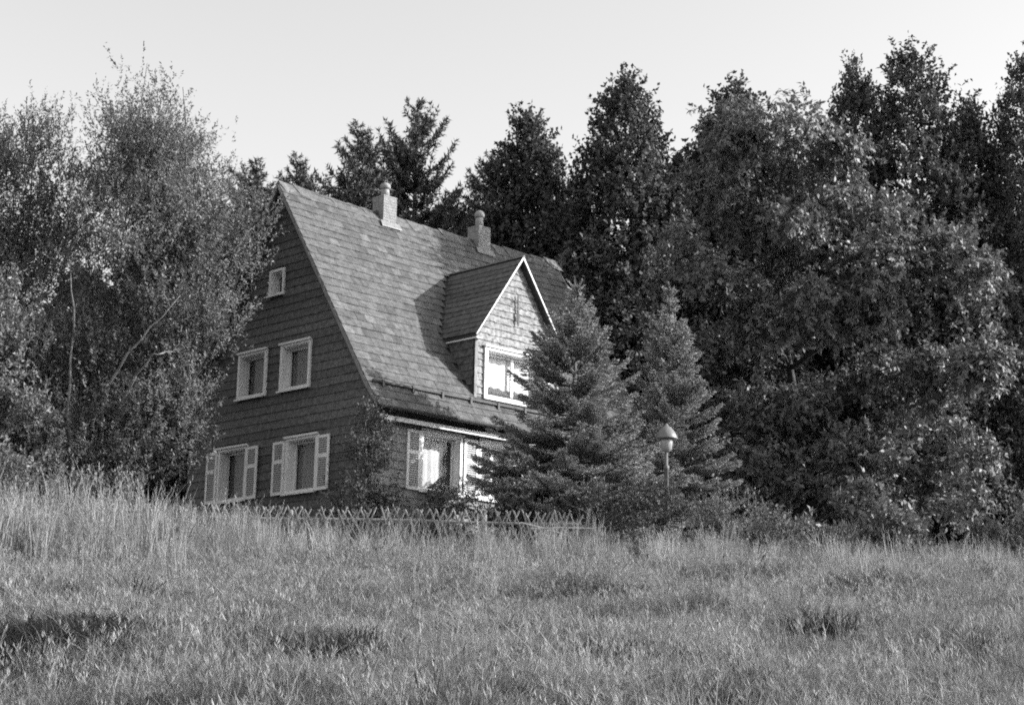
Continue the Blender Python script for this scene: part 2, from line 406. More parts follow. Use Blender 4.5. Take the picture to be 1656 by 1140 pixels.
dormer = empty('dormer', (0, 0, 0)); dormer.parent = house
DW = (3.50, 5.72, 2.50+ZS, 3.73+ZS)
def main_y(zz): return YK+(zz-ZK)/SLOPE
def dorm_ext(z): 
    if z <= DZE+.05: return (DX-DH, DX+DH)
    h = max((DZA-.12-z)/DSL, 0); h = min(h, DH); return (DX-h, DX+h)
zb = roof_z(DY)-.05
def dwall():
    zs = sorted({zb, DW[2], DW[3], DZE+.05, DZA-.14}); m_ = MB()
    for z0, z1 in zip(zs[:-1], zs[1:]):
        l0, h0 = dorm_ext(z0); l1, h1 = dorm_ext(z1)
        for (s, e) in cuts(l0, h0, z0, z1, [DW]):
            s1, e1 = (l1 if s == l0 else s), (h1 if e == h0 else e)
            V = [(s, DY+.02, z0), (e, DY+.02, z0), (e1, DY+.02, z1), (s1, DY+.02, z1), (s, DY+.14, z0), (e, DY+.14, z0), (e1, DY+.14, z1), (s1, DY+.14, z1)]
            m_.add(V, [(0,1,2,3),(7,6,5,4),(0,4,5,1),(1,5,6,2),(2,6,7,3),(3,7,4,0)])
    m_.build('dormer_wall', M['wall'], dormer)
dwall()
z = zb; k = 0
while z < DZA-.3:
    z1 = z+.17; (l0, h0), (l1, h1) = dorm_ext(z), dorm_ext(z1)
    for (s, e) in cuts(l0, h0, z, z1, [DW]):
        strip_course(s, e, z, z1, lambda u, o, zz: (u, DY+.02-o, zz), M['dormer_front'], dormer, off=(k % 2)*.1, w=.2, a1=(l1 if s == l0 else s), b1=(h1 if e == h0 else e), jz=.014)
    z = z1; k += 1
for sg in (-1, 1):
    xc = DX+sg*DH
    # cheek
    ys = [DY+.03, main_y(zb)+.05, main_y(DZE+.1)+.1]
    MB().prism([(DY+.03, zb), (DY+.03, DZE+.1), (main_y(DZE+.1)+.15, DZE+.1), (main_y(zb)+.15, zb)], 0, xc-.05, xc+.05).build('cheek', M['wall'], dormer)
    z = zb+.02; k = 0
    while z < DZE:
        z1 = min(z+.18, DZE+.06); ya, yb = DY+.01, main_y(z)-.02; yb1 = main_y(z1)
        if yb-ya > .1:
            strip_course(ya, yb, z, z1, lambda u, o, zz: (xc+sg*(.052+o), u, zz), M['dormer_slate'], dormer, b1=yb1, w=.24, lift=.028)
        z = z1; k += 1
    # roof slab
    ye, yr = main_y(DZE)+.12, main_y(DZA)+.12
    xe = DX+sg*(DH+.12); nz = Vector((sg*DSL, 0, 1)).normalized()*.07
    A = [(DX, DY-.15, DZA), (DX, yr, DZA), (xe, ye, DZE), (xe, DY-.15, DZE)]
    B = [(p[0], p[1], p[2]-.11) for p in A]
    MB().add(A+B, [(0,1,2,3),(7,6,5,4),(0,3,7,4),(1,0,4,5),(2,1,5,6),(3,2,6,7)]).build('dormer_roof', M['deck'], dormer)
    ln = math.hypot(DH+.12, DZA-DZE); cs, sn = (DH+.12)/ln, (DZA-DZE)/ln
    t = -.03; k = 0
    while t < ln-.1:
        t1 = min(t+.20, ln)
        za, zc = DZE+t*sn, DZE+t1*sn
        sweep = .20*max(0, 1-t/ln)
        strip_course(DY-.19, main_y(za)+sweep, 0, t1-t, lambda u, o, zz, t=t: (xe-sg*cs*(t+zz)+sg*sn*(o+.006), u, DZE+sn*(t+zz)+cs*(o+.006)), M['dormer_slate'], dormer, name='slate_course', b1=main_y(zc)+sweep, w=.28, lift=.024, off=(k % 2)*.14, jz=.012)
        t = t1; k += 1
    # barge boards: white face board over the dormer gable
    p0, p1 = Vector((DX, 0, DZA+.02)), Vector((xe+sg*.03, 0, DZE-.04))
    dn = Vector((-sg*sn*0, 0, -1))
    poly = [(p0.x, p0.z), (p1.x, p1.z), (p1.x, p1.z-.045), (p0.x, p0.z-.07)]
    MB().prism(poly, 1, DY-.185, DY-.155).build('barge_board', M['white'], dormer)
    MB().box(min(xe, xe-sg*.17), max(xe, xe-sg*.17), DY-.15, main_y(DZE-.1), DZE-.15, DZE-.115).build('eave_board', M['white'], dormer)
    # corner board
    MB().box(xc-.045+sg*.015, xc+.045+sg*.015, DY-.04, DY-.018, zb+.04, DZE-.02).build('corner_board', M['front_shingle'], dormer)
MB().prism([(DX-.05, DZA+.0), (DX, DZA+.055), (DX+.05, DZA)], 1, DY-.2, main_y(DZA)+.15).build('dormer_ridge_cap', M['dormer_slate'], dormer)
# flashing apron under the dormer and iron ornament in its gable
MB().prism([(DY-.02, zb+.09), (DY-.16, zb-.10), (DY-.16, zb-.125), (DY-.02, zb+.05)], 0, DX-DH-.05, DX+DH+.05).build('flashing', M['metal'], dormer)
orn = MB(); ox, oy, oz = DX-.05, DY-.05, 5.0+ZS
orn.box(ox-.014, ox+.014, oy-.02, oy, oz-.50, oz+.26).box(ox-.12, ox+.12, oy-.016, oy-.004, oz+.08, oz+.105)
orn.box(ox-.09, ox+.09, oy-.016, oy-.004, oz-.12, oz-.10)
orn.prism([(ox-.05, oz-.30), (ox, oz-.16), (ox+.05, oz-.30), (ox, oz-.56)], 1, oy-.03, oy-.012)
orn.build('iron_ornament', M['iron'], dormer)

# windows: casing with real reveal, sash, pane, curtain, sill.  local x along wall, y inwards, z up
def frame_mesh(mb, x0, x1, z0, z1, w, y0, y1, wb=None):
    wb = w if wb is None else wb
    mb.box(x0, x0+w, y0, y1, z0, z1).box(x1-w, x1, y0, y1, z0, z1).box(x0+w, x1-w, y0, y1, z1-w, z1).box(x0+w, x1-w, y0, y1, z0, z0+wb); return mb
def window(org, ux, w, h, curtain='net', casing=.085, mull=False, proud=.045, small=False, curtain_mat=None):
    """org = lower left corner of the opening in house space, ux = direction to the right seen from outside"""
    ux = Vector(ux); yin = Vector((0, 0, 1)).cross(ux)
    Mx = Matrix(((ux.x, yin.x, 0, org[0]), (ux.y, yin.y, 0, org[1]), (0, 0, 1, org[2]), (0, 0, 0, 1)))
    mb = MB(); c = casing
    frame_mesh(mb, -c, w+c, -c*.8, h+c, c, -proud, .015)
    rv = frame_mesh(MB(), 0.002, w-.002, 0.002, h-.002, .018, -.012, .24)
    o = mb.build('window', M['white'], house); o.matrix_local = Mx
    I = lambda q: setattr(q, 'parent', o) or q
    I(rv.build('reveal', M['white']))
    sash = frame_mesh(MB(), .02, w-.02, .02, h-.02, .055, .17, .215)
    if mull: sash.box(w/2-.04, w/2+.04, .168, .217, .075, h-.075)
    I(sash.build('sash', M['white']))
    spans = [(.075, w/2-.04), (w/2+.04, w-.075)] if mull else [(.075, w-.075)]
    for (a, b) in spans:
        I(MB().add([(a-.004, .192, .071), (b+.004, .192, .071), (b+.004, .192, h-.071), (a-.004, .192, h-.071)], [(0, 1, 2, 3)]).build('pane', M['glass']))
    I(MB().box(-c-.04, w+c+.04, -proud-.05, -proud-.004, -c*.8-.02, -c*.8+.025).build('sill', M['white']))
    if not small: I(MB().box(-c-.03, w+c+.03, -proud-.05, -proud-.004, h+c-.02, h+c+.03).build('head_moulding', M['white']))
    def drape(a, b, z0f, z1, mt, fold=.022, nf=26, back=0.0):
        V = []; F = []; n = nf
        for i in range(n+1):
            u = a+(b-a)*i/n; yy = .29+fold*math.sin(i*2.1)+fold*.5*math.sin(i*.83+1)+back
            for z_ in np.linspace(z0f((i+.0)/n), z1, 5): V.append((u, yy, z_))
        for i in range(n):
            for j in range(4): F.append((i*5+j, (i+1)*5+j, (i+1)*5+j+1, i*5+j+1))
        I(mesh_obj('curtain', V, F, mt, smooth=True))
    if curtain == 'net': drape(-.20, w+.10, lambda t: .06, h-.06, curtain_mat or M['curtain'])
    elif curtain == 'left':
        drape(-.10, w*.78, lambda t: .06+(h*.6)*max(0, t-.45)**1.2, h-.05, M['bright_curtain'], nf=18)
        drape(w*.60, w+.20, lambda t: .06, h-.05, M['grey_curtain'], nf=14, back=.09)
    elif curtain == 'half': drape(.0, w-.02, lambda t: h*.30, h-.05, M['grey_curtain'])
    return o
for i, (a, b, z0, z1) in enumerate(GW):
    window((0, b, z0), (0, -1, 0), b-a, z1-z0, 'net', small=(i == 4), casing=.06 if i == 4 else .08)
window((FWN[0][0], 0, FWN[0][2]), (1, 0, 0), FWN[0][1]-FWN[0][0], FWN[0][3]-FWN[0][2], 'left', casing=.075)
window((FWN[1][0], 0, FWN[1][2]), (1, 0, 0), FWN[1][1]-FWN[1][0], FWN[1][3]-FWN[1][2], 'net', casing=.075, mull=True)
window((FWN[2][0], 0, FWN[2][2]), (1, 0, 0), FWN[2][1]-FWN[2][0], FWN[2][3]-FWN[2][2], 'net', casing=.075, mull=True)
window((DW[0]+.07, DY-.01, DW[2]+.05), (1, 0, 0), DW[1]-DW[0]-.14, DW[3]-DW[2]-.1, 'net', casing=.10, mull=True, curtain_mat=M['bright_curtain'])

def shutter(org, ux, w, h, turn=0.0):
    ux = Vector(ux); ux = Matrix.Rotation(turn, 3, 'Z') @ ux; yin = Vector((0, 0, 1)).cross(ux)
    Mx = Matrix(((ux.x, yin.x, 0, org[0]), (ux.y, yin.y, 0, org[1]), (0, 0, 1, org[2]), (0, 0, 0, 1)))
    mb = frame_mesh(MB(), 0, w, 0, h, .07, -.035, 0); mid = h*.62
    mb.box(.07, w-.07, -.034, -.001, mid-.045, mid+.045)
    o = mb.build('shutter', M['white'], house); o.matrix_local = Mx
    for (a, b) in ((.07, mid-.045), (mid+.045, h-.07)):
        sl_ = MB(); n = max(4, int((b-a)/.052)); st = (b-a)/n
        for i in range(n):
            z0 = a+i*st
            sl_.add([(.072, -.031, z0+.003), (w-.072, -.031, z0+.003), (w-.072, -.005, z0+st*.95), (.072, -.005, z0+st*.95),
                     (.072, -.026, z0), (w-.072, -.026, z0), (w-.072, 0, z0+st*.9), (.072, 0, z0+st*.9)],
                    [(0,1,2,3),(7,6,5,4),(0,4,5,1),(1,5,6,2),(2,6,7,3),(3,7,4,0)])
        q = sl_.build('louvre_slats', M['louvre'], o); tag(q, kind='stuff')
sh = 1.30
for (a, b) in ((1.47, 1.93), (3.18, 3.64), (4.27, 4.72), (5.95, 6.40)):
    shutter((-.03, b, ZS-.01), (0, -1, 0), b-a, sh)
shutter((1.03, -.03, ZS-.01), (1, 0, 0), .42, 1.40)
shutter((2.84, -.03, ZS-.01), (1, 0, 0), .46, 1.40)
shutter((5.66, -.03, ZS-.01), (1, 0, 0), .46, 1.40); shutter((7.42, -.03, ZS-.01), (1, 0, 0), .46, 1.40)

# chimneys
def chimney(x, hb, hp):
    c = .22; y = WID/2-.02
    o = empty('chimney', (x, y, HR)); o.parent = house
    MB().box(-c, c, -c, c, -1.1, hb).build('stack', M['brick'], o)
    # courses of brick stand a little proud of the joints
    zz = -.30
    while zz < hb-.06:
        MB().box(-c-.006, c+.006, -c-.006, c+.006, zz, zz+.062).build('brick_course', M['brick'], o); zz += .075
    MB().box(-c-.008, c+.008, -c-.008, c+.008, hb, hb+.03).build('cap_slab', M['pot'], o)
    MB().lathe([(.115, hb+.045), (.11, hb+hp*.55), (.10, hb+hp*.62)], 16).build('flue_pipe', M['pot'], o, True)
    MB().lathe([(.02, hb+hp*.64), (.135, hb+hp*.66), (.14, hb+hp*.85), (.11, hb+hp*.98), (.05, hb+hp*1.05), (.01, hb+hp*1.07)], 16).build('cowl', M['pot'], o, True)
    # lead flashing on the front slope
    p = MB(); s = .34
    p.add([(-c-.10, -c-.02, -(c+.02)*SLOPE+.10), (c+.10, -c-.02, -(c+.02)*SLOPE+.10), (c+.12, -c-.12, -(c+.12)*SLOPE+.085), (-c-.12, -c-.12, -(c+.12)*SLOPE+.085),
           (-c-.10, -c-.02, -(c+.02)*SLOPE+.06), (c+.10, -c-.02, -(c+.02)*SLOPE+.06), (c+.12, -c-.12, -(c+.12)*SLOPE+.06), (-c-.12, -c-.12, -(c+.12)*SLOPE+.06)],
          [(3,2,1,0),(4,5,6,7),(0,1,5,4),(1,2,6,5),(2,3,7,6),(3,0,4,7)]).build('flashing', M['light_metal'], o)
chimney(3.18, .42, .42); chimney(6.62, .36, .50)

# flower box under the front window
fb = tag(empty('flower_box', (1.62, -.27, ZS-.13)), 'white flowers in a box on the sill of the front window', 'flower box')
MB().box(0, .86, 0, .15, 0, .13).build('box', M['lamp_post'], fb)
def leaf_cards(Cn, d, n, L, Wd):
    d = d/(np.linalg.norm(d, axis=1)[:, None]+1e-9); s = np.cross(d, n); s /= np.linalg.norm(s, axis=1)[:, None]+1e-9; nn = np.cross(s, d)
    L = L[:, None]; Wd = Wd[:, None]
    V = np.empty((len(Cn), 4, 3)); V[:, 0] = Cn; V[:, 1] = Cn+d*L*.45+s*Wd*.5+nn*Wd*.12; V[:, 2] = Cn+d*L-nn*L*.06; V[:, 3] = Cn+d*L*.45-s*Wd*.5+nn*Wd*.12
    return V.reshape(-1, 3), np.arange(len(Cn)*4).reshape(-1, 4)
def rv(n, r=rng): v = r.normal(size=(n, 3)); return v/np.linalg.norm(v, axis=1)[:, None]
c0 = np.stack([rng.uniform(.02, .84, 260), rng.uniform(-.04, .17, 260), rng.uniform(.12, .26, 260)], -1)
tag(mesh_obj('flower_leaves', *leaf_cards(c0, rv(260)+[0, 0, .6], rv(260), np.full(260, .07), np.full(260, .035)), M['shrub'], fb), kind='stuff')
c0 = np.stack([rng.uniform(.10, .84, 60), rng.uniform(-.07, .12, 60), rng.uniform(.14, .27, 60)], -1)
c1 = np.repeat(c0, 6, 0)
tag(mesh_obj('blossoms', *leaf_cards(c1, rv(360)+[0, -.3, .3], rv(360), np.full(360, .035), np.full(360, .03)), M['petal'], fb), kind='stuff')

# ------------------------------------------------------------------ trees and shrubs
def limb_path(p0, p1, r, bow=.12, n=6):
    p0, p1 = np.array(p0, float), np.array(p1, float); t = np.linspace(0, 1, n)[:, None]; L = np.linalg.norm(p1-p0)
    off = r.normal(size=3)*bow*L*.5; off[2] = abs(off[2])*.3+bow*L*.5
    return p0+(p1-p0)*t+np.sin(t*math.pi)*off*.6+r.normal(size=(n, 3))*.012*L*np.sin(t*math.pi)
def sample_segments(p0, p1, per_m, r, idx=False):
    L = np.linalg.norm(p1-p0, axis=1); cnt = r.poisson(L*per_m); i = np.repeat(np.arange(len(L)), cnt); t = r.random(len(i))[:, None]
    d = (p1-p0)/(L[:, None]+1e-9)
    return (p0[i]+(p1-p0)[i]*t, d[i], i) if idx else (p0[i]+(p1-p0)[i]*t, d[i])
def crown_clumps(blobs, n, r, shell=.5, sub=(.16, .34), per_sub=7):
    """blobs: (cx,cy,cz,rx,ry,rz) local; returns clump centres and outward directions"""
    vol = np.array([b[3]*b[4]*b[5] for b in blobs])**(2/3); cnt = np.maximum(3, (n*vol/vol.sum()).astype(int)); C = []; O = []
    for b, k in zip(blobs, cnt):
        ns = max(5, int(k/per_sub)); ds = rv(ns, r); rm = (b[3]*b[4]*b[5])**(1/3)
        cs = np.array(b[:3])+ds*np.array(b[3:])*(shell+(1.0-shell)*r.random(ns)**.5)[:, None]*.86
        ss = rm*r.uniform(sub[0], sub[1], ns)
        i = r.integers(0, ns, k); e = rv(k, r); rad = r.random(k)**.45
        C.append(cs[i]+e*np.array([1.15, 1.15, .8])*(ss[i]*rad)[:, None]); O.append(ds[i]*.5+e*.7)
    return np.concatenate(C), np.concatenate(O)
def cone_clumps(H, w, n, r):
    f = .05+.95*r.random(n*3)**.85; q = (1-np.clip((f-.08)/.92, 0, 1)**2.6)**.72
    f = f[r.random(n*3) < .15+.85*q][:n]; n = len(f); q = (1-np.clip((f-.08)/.92, 0, 1)**2.6)**.72
    az = r.uniform(0, 6.283, n); ph = r.uniform(0, 6.28, 4)
    lump = 1+.13*np.sin(az*3+f*14+ph[0])+.12*np.sin(az*5-f*23+ph[1])+.08*np.sin(f*55+az*2+ph[2])
    rad = w*q*lump*(.42+.58*r.random(n)**.6)
    C = np.stack([rad*np.cos(az), rad*np.sin(az), f*H*(.985+.02*np.sin(az*2+ph[3]))], -1)
    O = np.stack([np.cos(az), np.sin(az), .25+.9*f**3], -1)
    return C+r.normal(size=(n, 3))*.12, O
def broadleaf(name, loc, blobs, nclump, twigs, twig_len, per_m, leaf, leafm, barkm, r_trunk, seed, rise=.4, droop=0.0, leafdroop=0.0, stems=None, limbs=26, shell=.5, zmin=.15, trunk_top=None, jitter=.35, sub=(.16, .34), per_sub=7, cone=None):
    r = np.random.default_rng(seed); root = empty(name, loc)
    C, O = crown_clumps(blobs, nclump, r, shell, sub, per_sub)
    if cone: C, O = cone_clumps(cone[0], cone[1], nclump, r)
    keep = C[:, 2] > zmin; C, O = C[keep], O[keep]
    zt = max(b[2] for b in blobs) if trunk_top is None else trunk_top
    tb = MB()
    if stems is None: stems = [[(0, 0, -.3), (0.04*zt*r.normal(), .04*zt*r.normal(), zt*.5), (blobs[0][0]*.5, blobs[0][1]*.5, zt)]]
    allp = []
    for s in stems:
        s = np.array(s, float); tt = np.linspace(0, len(s)-1, 12); q = np.stack([np.interp(tt, range(len(s)), s[:, i]) for i in range(3)], -1)
        q[1:-1] += r.normal(size=(10, 3))*.03; tb.tube(q, np.linspace(r_trunk/len(stems)**.75, .010, 12), 8); allp.append(q)
    ap = np.concatenate(allp)
    for ci in r.choice(len(C), min(limbs, len(C)), replace=False):
        c = C[ci]; dd = np.linalg.norm(ap-c, axis=1)+np.maximum(0, ap[:, 2]-c[2]+.2*np.linalg.norm(ap-c, axis=1))*3; j = dd.argmin()
        pth = limb_path(ap[j], c, r); L = np.linalg.norm(c-ap[j]); tb.tube(pth, np.linspace(min(.012+.012*L, r_trunk*.4), .006, 6), 5)
    tb.build('trunk', barkm, root, True)
    n = len(C)*twigs; i = np.repeat(np.arange(len(C)), twigs)
    p0 = C[i]+r.normal(size=(n, 3))*twig_len*jitter
    d = O[i]*.6+rv(n, r)*.8+np.array([0, 0, rise]); d /= np.linalg.norm(d, axis=1)[:, None]
    L = twig_len*r.uniform(.6, 1.3, n)[:, None]
    pm = p0+d*L*.5; p1 = pm+(d+np.array([0, 0, -droop]))*L*.5
    A, D_, si = sample_segments(np.concatenate([p0, pm]), np.concatenate([pm, p1]), per_m, r, True)
    On = O[i]/(np.linalg.norm(O[i], axis=1)[:, None]+1e-9); On = np.concatenate([On, On])[si]
    k = len(A); dirs = D_*.6+rv(k, r)*.75+np.array([0, 0, -leafdroop]); nr = rv(k, r)*.5+On*.75+np.array([0, 0, .45])
    sz = r.uniform(.7, 1.25, k)
    cr = mesh_obj('crown', *leaf_cards(A, dirs, nr, leaf[0]*sz, leaf[1]*sz), leafm, root); tag(cr, kind='stuff')
    return root
def copy_tree(src, loc, rz, sc):
    c = src.copy(); COL.objects.link(c); c.location = loc; c.rotation_euler = (0, 0, rz); c.scale = sc
    for ch in src.children:
        k = ch.copy(); COL.objects.link(k); k.parent = c
    return c
def conifer(name, loc, H, R0, leafm, seed, gap=.26, nb=8, per_m=70, needle=(.065, .014), skirt=.06, power=.85, droop=.12, tip=.18, twig=.42, open_=0.0, tier=1.0, el0=-.22, el1=.95, spread=.8, lift=.28, twigs_m=11, eln=.08):
    r = np.random.default_rng(seed); root = empty(name, loc)
    tb = MB(); tz = np.linspace(-.2, H*.985, 10); tb.tube(np.stack([r.normal(size=10)*.015, r.normal(size=10)*.015, tz], -1), np.linspace(.02*H, .008, 10), 8)
    S0, S1 = [], []
    zc = skirt*H
    while zc < H*.985:
        f = zc/H; Lm = (R0*(1-f)**power+.05)*r.uniform(.86, 1.08)
        for b in range(nb if f < .85 else 5):
            if r.random() < open_: continue
            az = r.uniform(0, 6.283); L = Lm*r.uniform(.72, 1.12); el = el0+el1*f**1.4+r.normal()*eln
            h = np.array([math.cos(az), math.sin(az), 0]); sd = np.array([-h[1], h[0], 0]); n = 6; t = np.linspace(0, 1, n)[:, None]
            z0 = zc+r.uniform(-.5, .5)*gap*tier
            pts = np.array([0, 0, z0])+h*t*L*math.cos(el)+np.array([0, 0, 1])*(t*L*math.sin(el)-droop*L*np.sin(t*math.pi)*.8+tip*L*t**3*.6)
            if L > .3: tb.tube(pts, np.linspace(.006+.012*L, .004, n), 4, cap=False)
            S0.append(pts[1:-1] if L > .4 else pts[:-1]); S1.append(pts[2:] if L > .4 else pts[1:])
            m = max(3, int(L*twigs_m)); s = np.linspace(.18, .97, m)
            for side in (-1, 1):
                q = np.stack([np.interp(s, t[:, 0], pts[:, i]) for i in range(3)], -1)
                tl = (twig*L*(1.02-s)*(.5+s*.8)+.07)*r.uniform(.7, 1.2, m)
                d = h*.75+sd*side*(.75+r.normal(size=(m, 1))*.12)+np.array([0, 0, 1])*(-.06+r.normal(size=(m, 1))*.05+.3*f)
                d /= np.linalg.norm(d, axis=1)[:, None]
                S0.append(q); S1.append(q+d*tl[:, None])
        zc += gap*(1-.5*f)
    # leader and its little crown of shoots
    S0.append(np.array([[0, 0, H*.93]])); S1.append(np.array([[0, 0, H]]))
    for b in range(7):
        a = r.uniform(0, 6.28); S0.append(np.array([[0, 0, H*(.95+.005*b)]])); S1.append(np.array([[math.cos(a)*.22, math.sin(a)*.22, H*(.96+.006*b)+.16]]))
    tb.build('trunk', M['bark'], root, True)
    A, D_ = sample_segments(np.concatenate(S0), np.concatenate(S1), per_m, r)
    k = len(A); side = np.cross(D_, rv(k, r)); side /= np.linalg.norm(side, axis=1)[:, None]+1e-9
    d = D_*.55+side*spread+np.array([0, 0, lift]); d /= np.linalg.norm(d, axis=1)[:, None]
    w = np.cross(d, rv(k, r)); w /= np.linalg.norm(w, axis=1)[:, None]+1e-9; sz = r.uniform(.7, 1.2, k)[:, None]
    V = np.empty((k, 3, 3)); V[:, 0] = A-w*needle[1]*.5; V[:, 1] = A+w*needle[1]*.5; V[:, 2] = A+d*needle[0]*sz
    cr = mesh_obj('crown', V.reshape(-1, 3), np.arange(k*3).reshape(-1, 3), leafm, root); tag(cr, kind='stuff')
    return root
RZ = YAW-math.pi/2                                      # local x of a tree then runs to the right of the view
def local(R, D, z, R0, D0, z0): return (R-R0, D-D0, z-z0)

# two blue spruces in front of the house
BS = dict(tier=.12, eln=.03, el0=-.05, el1=1.0, spread=.42, lift=.20, per_m=130, needle=(.065, .026), droop=.05, tip=.09, twigs_m=10, twig=.48, nb=20)
tag(conifer('blue_spruce', P(1.45, 38.3, -.05), 5.95, 2.8, M['blue_spruce'], 11, gap=.44, skirt=.03, power=.88, **BS), 'broad blue spruce nearest the house, covering the right half of the dormer', 'spruce')
tag(conifer('blue_spruce', P(4.13, 43.4, -.05), 7.0, 2.3, M['blue_spruce'], 12, gap=.50, skirt=.04, power=.88, **BS), 'slimmer blue spruce standing behind the garden lamp', 'spruce')
# dark spruces and conifers behind the house
s1 = tag(conifer('spruce_tree', P(-5.27, 54), 14.7, 5.6, M['spruce'], 21, gap=.50, nb=9, per_m=24, needle=(.18, .06), power=.78, twig=.30, open_=.08, skirt=.3), 'dark pointed spruce just left of the near chimney', 'spruce')
s2 = tag(conifer('spruce_tree', P(-3.46, 56), 16.2, 6.2, M['spruce'], 22, gap=.62, nb=8, per_m=24, needle=(.18, .06), power=.75, twig=.30, droop=.10, tip=.5, open_=.15, skirt=.35), 'tallest spruce behind the ridge, with ragged upswept branches', 'spruce')
for (R, D, h, w, lab) in ((-9.9, 62, 15.1, 1.35, 'broad dark conifer peeping over the left tree beside the gable peak'), (-8.4, 62.5, 15.5, .95, 'narrow dark conifer right above the gable peak'),
                          (-7.1, 60, 13.6, 1.1, 'low dark conifer between the gable peak and the pointed spruce'), (-1.0, 60, 15.1, 1.0, 'small dark conifer above the far chimney')):
    c = copy_tree(s1, P(R, D), R*3, (w, w, h/14.7)); tag(c, lab, 'conifer')

# woodland broadleaf trees: three built, the rest copied to their own sizes
def wood_blobs(H, w):
    out = []
    for k_, f in enumerate((.16, .32, .47, .60, .71, .80, .875, .935)):
        q = w*(1-((f-.1)/.9)**1.9)**.75; out.append((.12*w*math.sin(k_*2.4), .12*w*math.cos(k_*2.4), H*f, q, q, max(.085*H*(1-f*.45), .5*q)))
    out.append((0, 0, H*.97, w*.16, w*.16, H*.03))
    return out
wt = []
for k, (R, D, H, w, sd, lab) in enumerate(((3.67, 55, 16.8, 2.6, 31, 'tall conical broadleaf tree to the right of the house roof'),
                                           (13.8, 56, 18.4, 2.9, 32, 'tallest woodland tree, highest crown at the right'),
                                           (.43, 57, 15.9, 2.2, 33, 'airy broadleaf tree behind the far end of the ridge'))):
    t = broadleaf('woodland_tree', P(R, D), wood_blobs(H, w), 1900, 5, .42, 20, (.15, .10), M['wood_leaf'], M['bark'], .22, sd, rise=.9, limbs=30, shell=.40, jitter=.4, cone=(H, w))
    t.rotation_euler = (0, 0, RZ); wt.append((t, H, w)); tag(t, lab, 'tree', 'woodland trees behind the house')
for (i, R, D, H, w, rz, lab) in ((2, 7.5, 56, 16.7, 2.6, 1.0, 'woodland tree with a small pointed top left of the walnut tree peak'),
                                 (0, 11.95, 57, 18.0, 2.0, 2.0, 'slender pointed woodland tree left of the tallest crown'),
                                 (0, 16.0, 57, 16.6, 2.4, 4.0, 'rounded woodland tree right of the tallest crown'),
                                 (1, 17.7, 56, 18.3, 2.3, 1.3, 'tall woodland tree cut by the right edge of the picture'),
                                 (1, 2.0, 59, 14.0, 2.6, 2.6, 'lower woodland tree between the airy tree and the tall conical tree'),
                                 (2, 5.9, 58, 14.6, 2.6, 5.0, 'lower woodland tree filling the gap right of the conical tree'),
                                 (0, 9.9, 59, 15.2, 2.6, .4, 'woodland tree hidden mostly behind the walnut crown'),
                                 (1, -2.2, 60, 13.0, 2.6, 3.3, 'low woodland tree between the tallest spruce and the far chimney'),
                                 (2, -12.3, 58, 11.5, 2.8, 2.2, 'woodland tree in the dark gap behind the two left trees')):
    s, H0, w0 = wt[i]; c = copy_tree(s, P(R, D), rz, (w/w0, w/w0, H/H0)); tag(c, lab, 'tree', 'woodland trees behind the house')
# the wood behind them reads as one dark mass
def woodland():
    r = np.random.default_rng(5); n = 64000
    R = r.uniform(-34, 38, n); D = r.uniform(62, 72, n); x = CAM[0]+FW[0]*D+RT[0]*R; y = CAM[1]+FW[1]*D+RT[1]*R
    top = 8.8+1.3*np.sin(R*.7)+.9*np.sin(R*1.9+2); z = hgt(x, y)+top*r.random(n)**.8
    tag(mesh_obj('woodland', *leaf_cards(np.stack([x, y, z], -1), rv(n, r)+[0, 0, .4], rv(n, r)+[0, 0, .5], r.uniform(.5, .95, n), r.uniform(.35, .65, n)), M['wood_leaf']), 'dark mass of woodland behind the trees', kind='stuff')
woodland()

# the large walnut on the right
WR, WD = 7.6, 50.5; wz = P(WR, WD)[2]
bl = [(7.6, 46.6, 11.0, 2.4, 2.8, 2.6), (5.9, 48.8, 9.2, 2.1, 2.2, 2.6), (9.5, 47.4, 8.8, 2.4, 2.6, 2.5), (11.4, 47.0, 7.2, 2.0, 3.0, 2.3), (12.0, 46.6, 4.8, 1.7, 2.9, 2.1), (11.4, 46.0, 2.7, 1.7, 2.2, 1.7),
      (8.0, 49.2, 5.8, 2.3, 1.8, 2.6), (6.0, 49.6, 5.0, 1.9, 1.8, 2.6), (8.6, 48.8, 2.6, 2.2, 1.6, 1.8), (6.0, 49.4, 2.1, 1.7, 1.6, 1.8), (12.7, 46.6, 8.4, 1.1, 1.5, 1.2), (10.6, 47.6, 10.3, 1.4, 1.8, 1.5), (9.8, 45.4, 1.2, 1.2, 1.0, 1.0), (7.4, 45.6, 11.0, 2.1, 2.0, 2.0), (7.2, 47.6, 3.6, 1.6, .9, 1.6), (9.3, 47.6, 4.2, 1.6, 1.0, 2.0), (9.2, 47.2, 2.0, 1.6, 1.0, 1.4), (8.0, 48.0, 7.6, 1.8, 1.3, 1.6), (7.4, 48.4, 1.5, 1.6, 1.2, 1.5), (5.8, 47.6, 1.4, 1.2, 1.0, 1.2)]
t = broadleaf('walnut_tree', P(WR, WD), [local(b[0], b[1], b[2], WR, WD, wz)+b[3:] for b in bl], 2100, 5, .42, 28, (.17, .088), M['walnut'], M['dark_bark'], .26, 41, rise=.25, droop=.35, leafdroop=.30, limbs=70, shell=.55, trunk_top=9.5, sub=(.24, .40), per_sub=24)
t.rotation_euler = (0, 0, RZ); tag(t, 'large dark walnut tree with drooping leaves at the right', 'tree')

